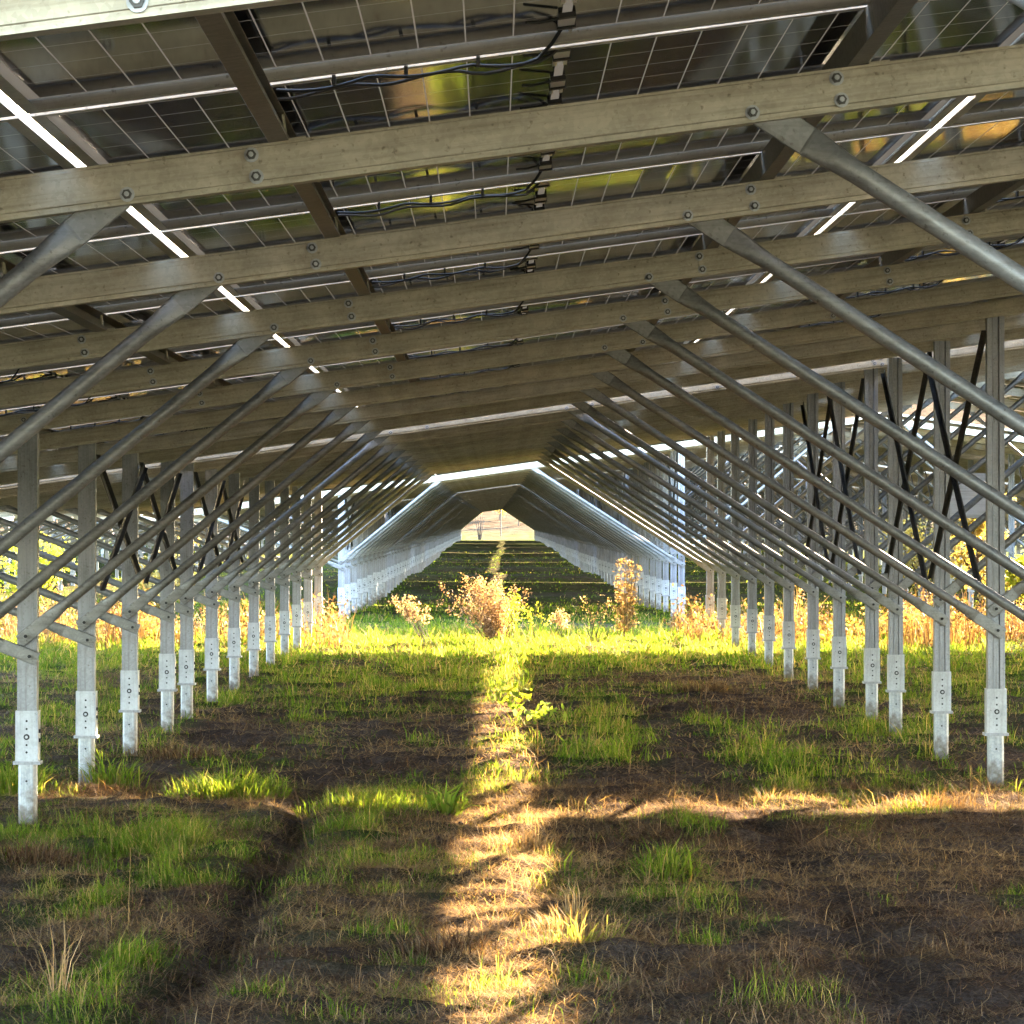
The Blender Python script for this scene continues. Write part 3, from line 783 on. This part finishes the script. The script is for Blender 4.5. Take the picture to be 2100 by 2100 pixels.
X, Y = pos(940, 41.0); shrub('dry_shrub', X, Y, .98, 60, .38, M['russet_leaf'], 7200, .034, .62, 'russet dry shrub in the middle of the bright grass gap', 'shrub', -.30, .035)
X, Y = pos(958, 42.3); shrub('yellow_shrub', X, Y, .74, 16, .20, M['lime_leaf'], 620, .046, .6, 'yellow-green shrub behind the russet shrub', 'shrub', 0.0, .05, .4)
X, Y = pos(1178, 42.5); shrub('seed_plant', X, Y, 1.12, 10, .07, M['dry_reed'], 1700, .040, .85, 'tall narrow golden seed plant before the blue-lit right posts', 'plant', 0.0, .035, .2, .1)
X, Y = pos(805, 41.5); shrub('dry_weed', X, Y, .66, 14, .16, M['russet_leaf'], 700, .040, .75, 'pinkish dry weed leaning left of the russet shrub', 'weed', -.45, .03, .65)
X, Y = pos(1050, 43.0); shrub('dry_weed', X, Y, .42, 8, .2, M['russet_leaf'], 260, .045, .8, 'small peach dock weed right of the yellow-green shrub', 'weed', .1, .03, .7)
X, Y = pos(1012, 42.0); shrub('pale_weed', X, Y, .56, 6, .2, M['lime_leaf'], 130, .038, .95, 'thin pale-flowered stalks next to the yellow-green shrub', 'weed', .15, .02, .6, .5)
X, Y = pos(1118, 42.0); shrub('pale_weed', X, Y, .70, 10, .25, M['dry_straw'], 160, .035, .9, 'wispy grey dead stalks left of the golden seed plant', 'weed', 0, .03, .5, .5)
# leafy plant by the central strip
X, Y = px(985, 1375); shrub('leafy_plant', X+.02, Y, .34, 7, .55, M['broad_leaf'], 60, .080, .7, 'leafy arching plant on the right edge of the central sun strip', 'plant', .25, .03, .3, 1.2, r0=.004)
X, Y = px(965, 1330); shrub('leafy_plant', X, Y, .22, 6, .6, M['lime_leaf'], 50, .075, .6, 'bright leafy rosette in the central sun strip farther back', 'plant', 0, .03, .3, 1.0, r0=.004)

# reed bands left and right of the gap
def reeds(name, x0, x1, y0, y1, n_, L, label):
    x = rng.uniform(x0, x1, n_); y = rng.uniform(y0, y1, n_)
    p = sstep(.35, .62, vnoise(x/.55, y/.8, 55)); x, y = keep(x, y, p*.95+.05); k = len(x)
    tall = .35 + 1.1*vnoise(x/.45, y/.6, 56)**1.5
    q = blade_mesh(x, y, rng.random(k)*6.28, L*tall*(.5+.6*rng.random(k)), .014*(.6+.8*rng.random(k)), np.clip(rng.normal(.16, .16, k), .01, .8), rng.normal(.5, .3, k), np.clip(.5 + .5*(vnoise(x/.7, y/.9, 57)-.5) + rng.normal(0, .18, k), 0, 1))
    z = height(x, y)
    cl = vnoise(x/.8, y/1.1, 58)
    pick = rng.integers(0, k, int(k*2.6))
    zz = z[pick] + L*tall[pick]*rng.uniform(.02, .85, len(pick))
    hd = leaves(len(pick), np.stack([x[pick], y[pick], zz], 1), np.array((.05,.05,.05)), .055, .5, .3, .6)
    o = blade_object(name, [q, hd], M['dry_reed']); tag(o, label, kind='stuff')
    p2 = pick[cl[pick] > .5]
    g2 = leaves(len(p2), np.stack([x[p2], y[p2], z[p2] + L*tall[p2]*rng.uniform(.0, .6, len(p2))], 1), np.array((.08,.08,.05)), .07, .65, .25, .6)
    o2 = blade_object('goldenrod_foliage', [g2], M['golden_leaf']); tag(o2, kind='stuff'); return o
reeds('dry_reeds', -7.6, -2.0, 39.8, 44.8, 3300, .74, 'orange dry reeds left of the bright gap')
reeds('dry_reeds', 2.6, 8.4, 39.8, 45.2, 4800, .70, 'golden dry reeds right of the bright gap')

def tree(name, X, Y, h, r, leafmat, nleaf, size, tint, label, trunk_r=.06, cat='tree', low=.25, group=None):
    t = empty(name, (X, Y, float(height(X, Y)))); tag(t, label, cat, group)
    b = MB(); cen = []
    tp = [(0,0,-.1), (.03*h, 0, h*.25), (0, .03*h, h*.55), (.04*h, 0, h*.92)]
    b.tube(tp, [trunk_r, trunk_r*.8, trunk_r*.5, trunk_r*.15], 7, 0, False)
    for i in range(15):
        z0 = h*random.uniform(low, .8); yaw = random.random()*6.28
        s = curve_stem((0, 0, z0), yaw, r*random.uniform(.6, 1.1), random.uniform(.5, 1.2), -.3, 5)
        b.tube(s, [trunk_r*.35*(1-.8*k/5) for k in range(6)], 4, 0, False)
        cen += s[2:]
        for k in range(2):
            cen.append(s[-1] + np.array((random.gauss(0,.25*r), random.gauss(0,.25*r), random.gauss(0,.2*r))))
    b.build('trunk', M['bark'], t)
    blade_object('crown', [leaves(nleaf, np.array(cen), .11*r, size, tint, .22, .6)], leafmat, t)
    return t
X, Y = pos(1845, 45.5); tree('golden_bush', X, Y, 2.05, .55, M['golden_leaf'], 2200, .075, .65, 'golden bush glowing between the last right posts', cat='bush', low=.15)
X, Y = pos(1955, 44.0); tree('lime_bush', X, Y, 1.35, .5, M['lime_leaf'], 2200, .075, .7, 'lime-green bush at the right edge beyond the posts', cat='bush', low=.1)
X, Y = pos(1740, 48.5); tree('golden_bush', X, Y, 1.7, .7, M['golden_leaf'], 1400, .07, .45, 'smaller golden bush left of the glowing one', cat='bush', low=.15)
X, Y = pos(60, 47.5); tree('lime_bush', X, Y, 1.15, .7, M['lime_leaf'], 1400, .08, .75, 'sunlit yellow-green bush low behind the left posts', cat='bush', low=.1)
X, Y = pos(300, 48.5); tree('golden_bush', X, Y, 1.1, .7, M['golden_leaf'], 1200, .08, .6, 'yellow bush behind the left posts beside the reeds', cat='bush', low=.1)
for X, Y, h, r, m_, tn, lb in ((-2.1, 276, 2.6, 1.1, 'dry_reed', .8, 'pale tan bush on the bright bank, left in the tunnel end'), (.5, 281, 2.3, 1.3, 'golden_leaf', .75, 'yellowish bush on the bright bank, middle of the tunnel end'),
        (2.2, 274, 1.9, 1.0, 'dry_reed', .6, 'reddish tan bush on the bright bank, right in the tunnel end')):
    tree('bank_bush', X, Y, h, r, M[m_], 900, .28, tn, lb, cat='bush', low=.1)
# things at the tunnel's far end
X, Y = pos(905, 236.0); shrub('bare_sapling', X, Y, 2.2, 6, .16, M['bark'], 30, .05, .2, 'thin bare sapling before the bright bank at the tunnel end', 'sapling', 0, .05, .5, .2, r0=.05)
b = MB(); X, Y = pos(945, 262.0); b.tube([(X, Y, float(height(X, Y))-.2), (X, Y, float(height(X, Y))+2.6)], .05, 6); b.tube([(X, Y, float(height(X, Y))+2.6), (X-.9, Y, float(height(X, Y))+2.9)], .04, 6)
tag(b.build('bent_pole', M['bark']), 'thin dark bent pole before the bright bank', 'pole')
b = MB(); X, Y = pos(769, 103.0); b.tube([(X, Y, float(height(X, Y))-.1), (X, Y, float(height(X, Y))+1.05)], .035, 6)
tag(b.build('marker_stake', M['dark']), 'short black stake at the foot of the far left posts', 'stake')
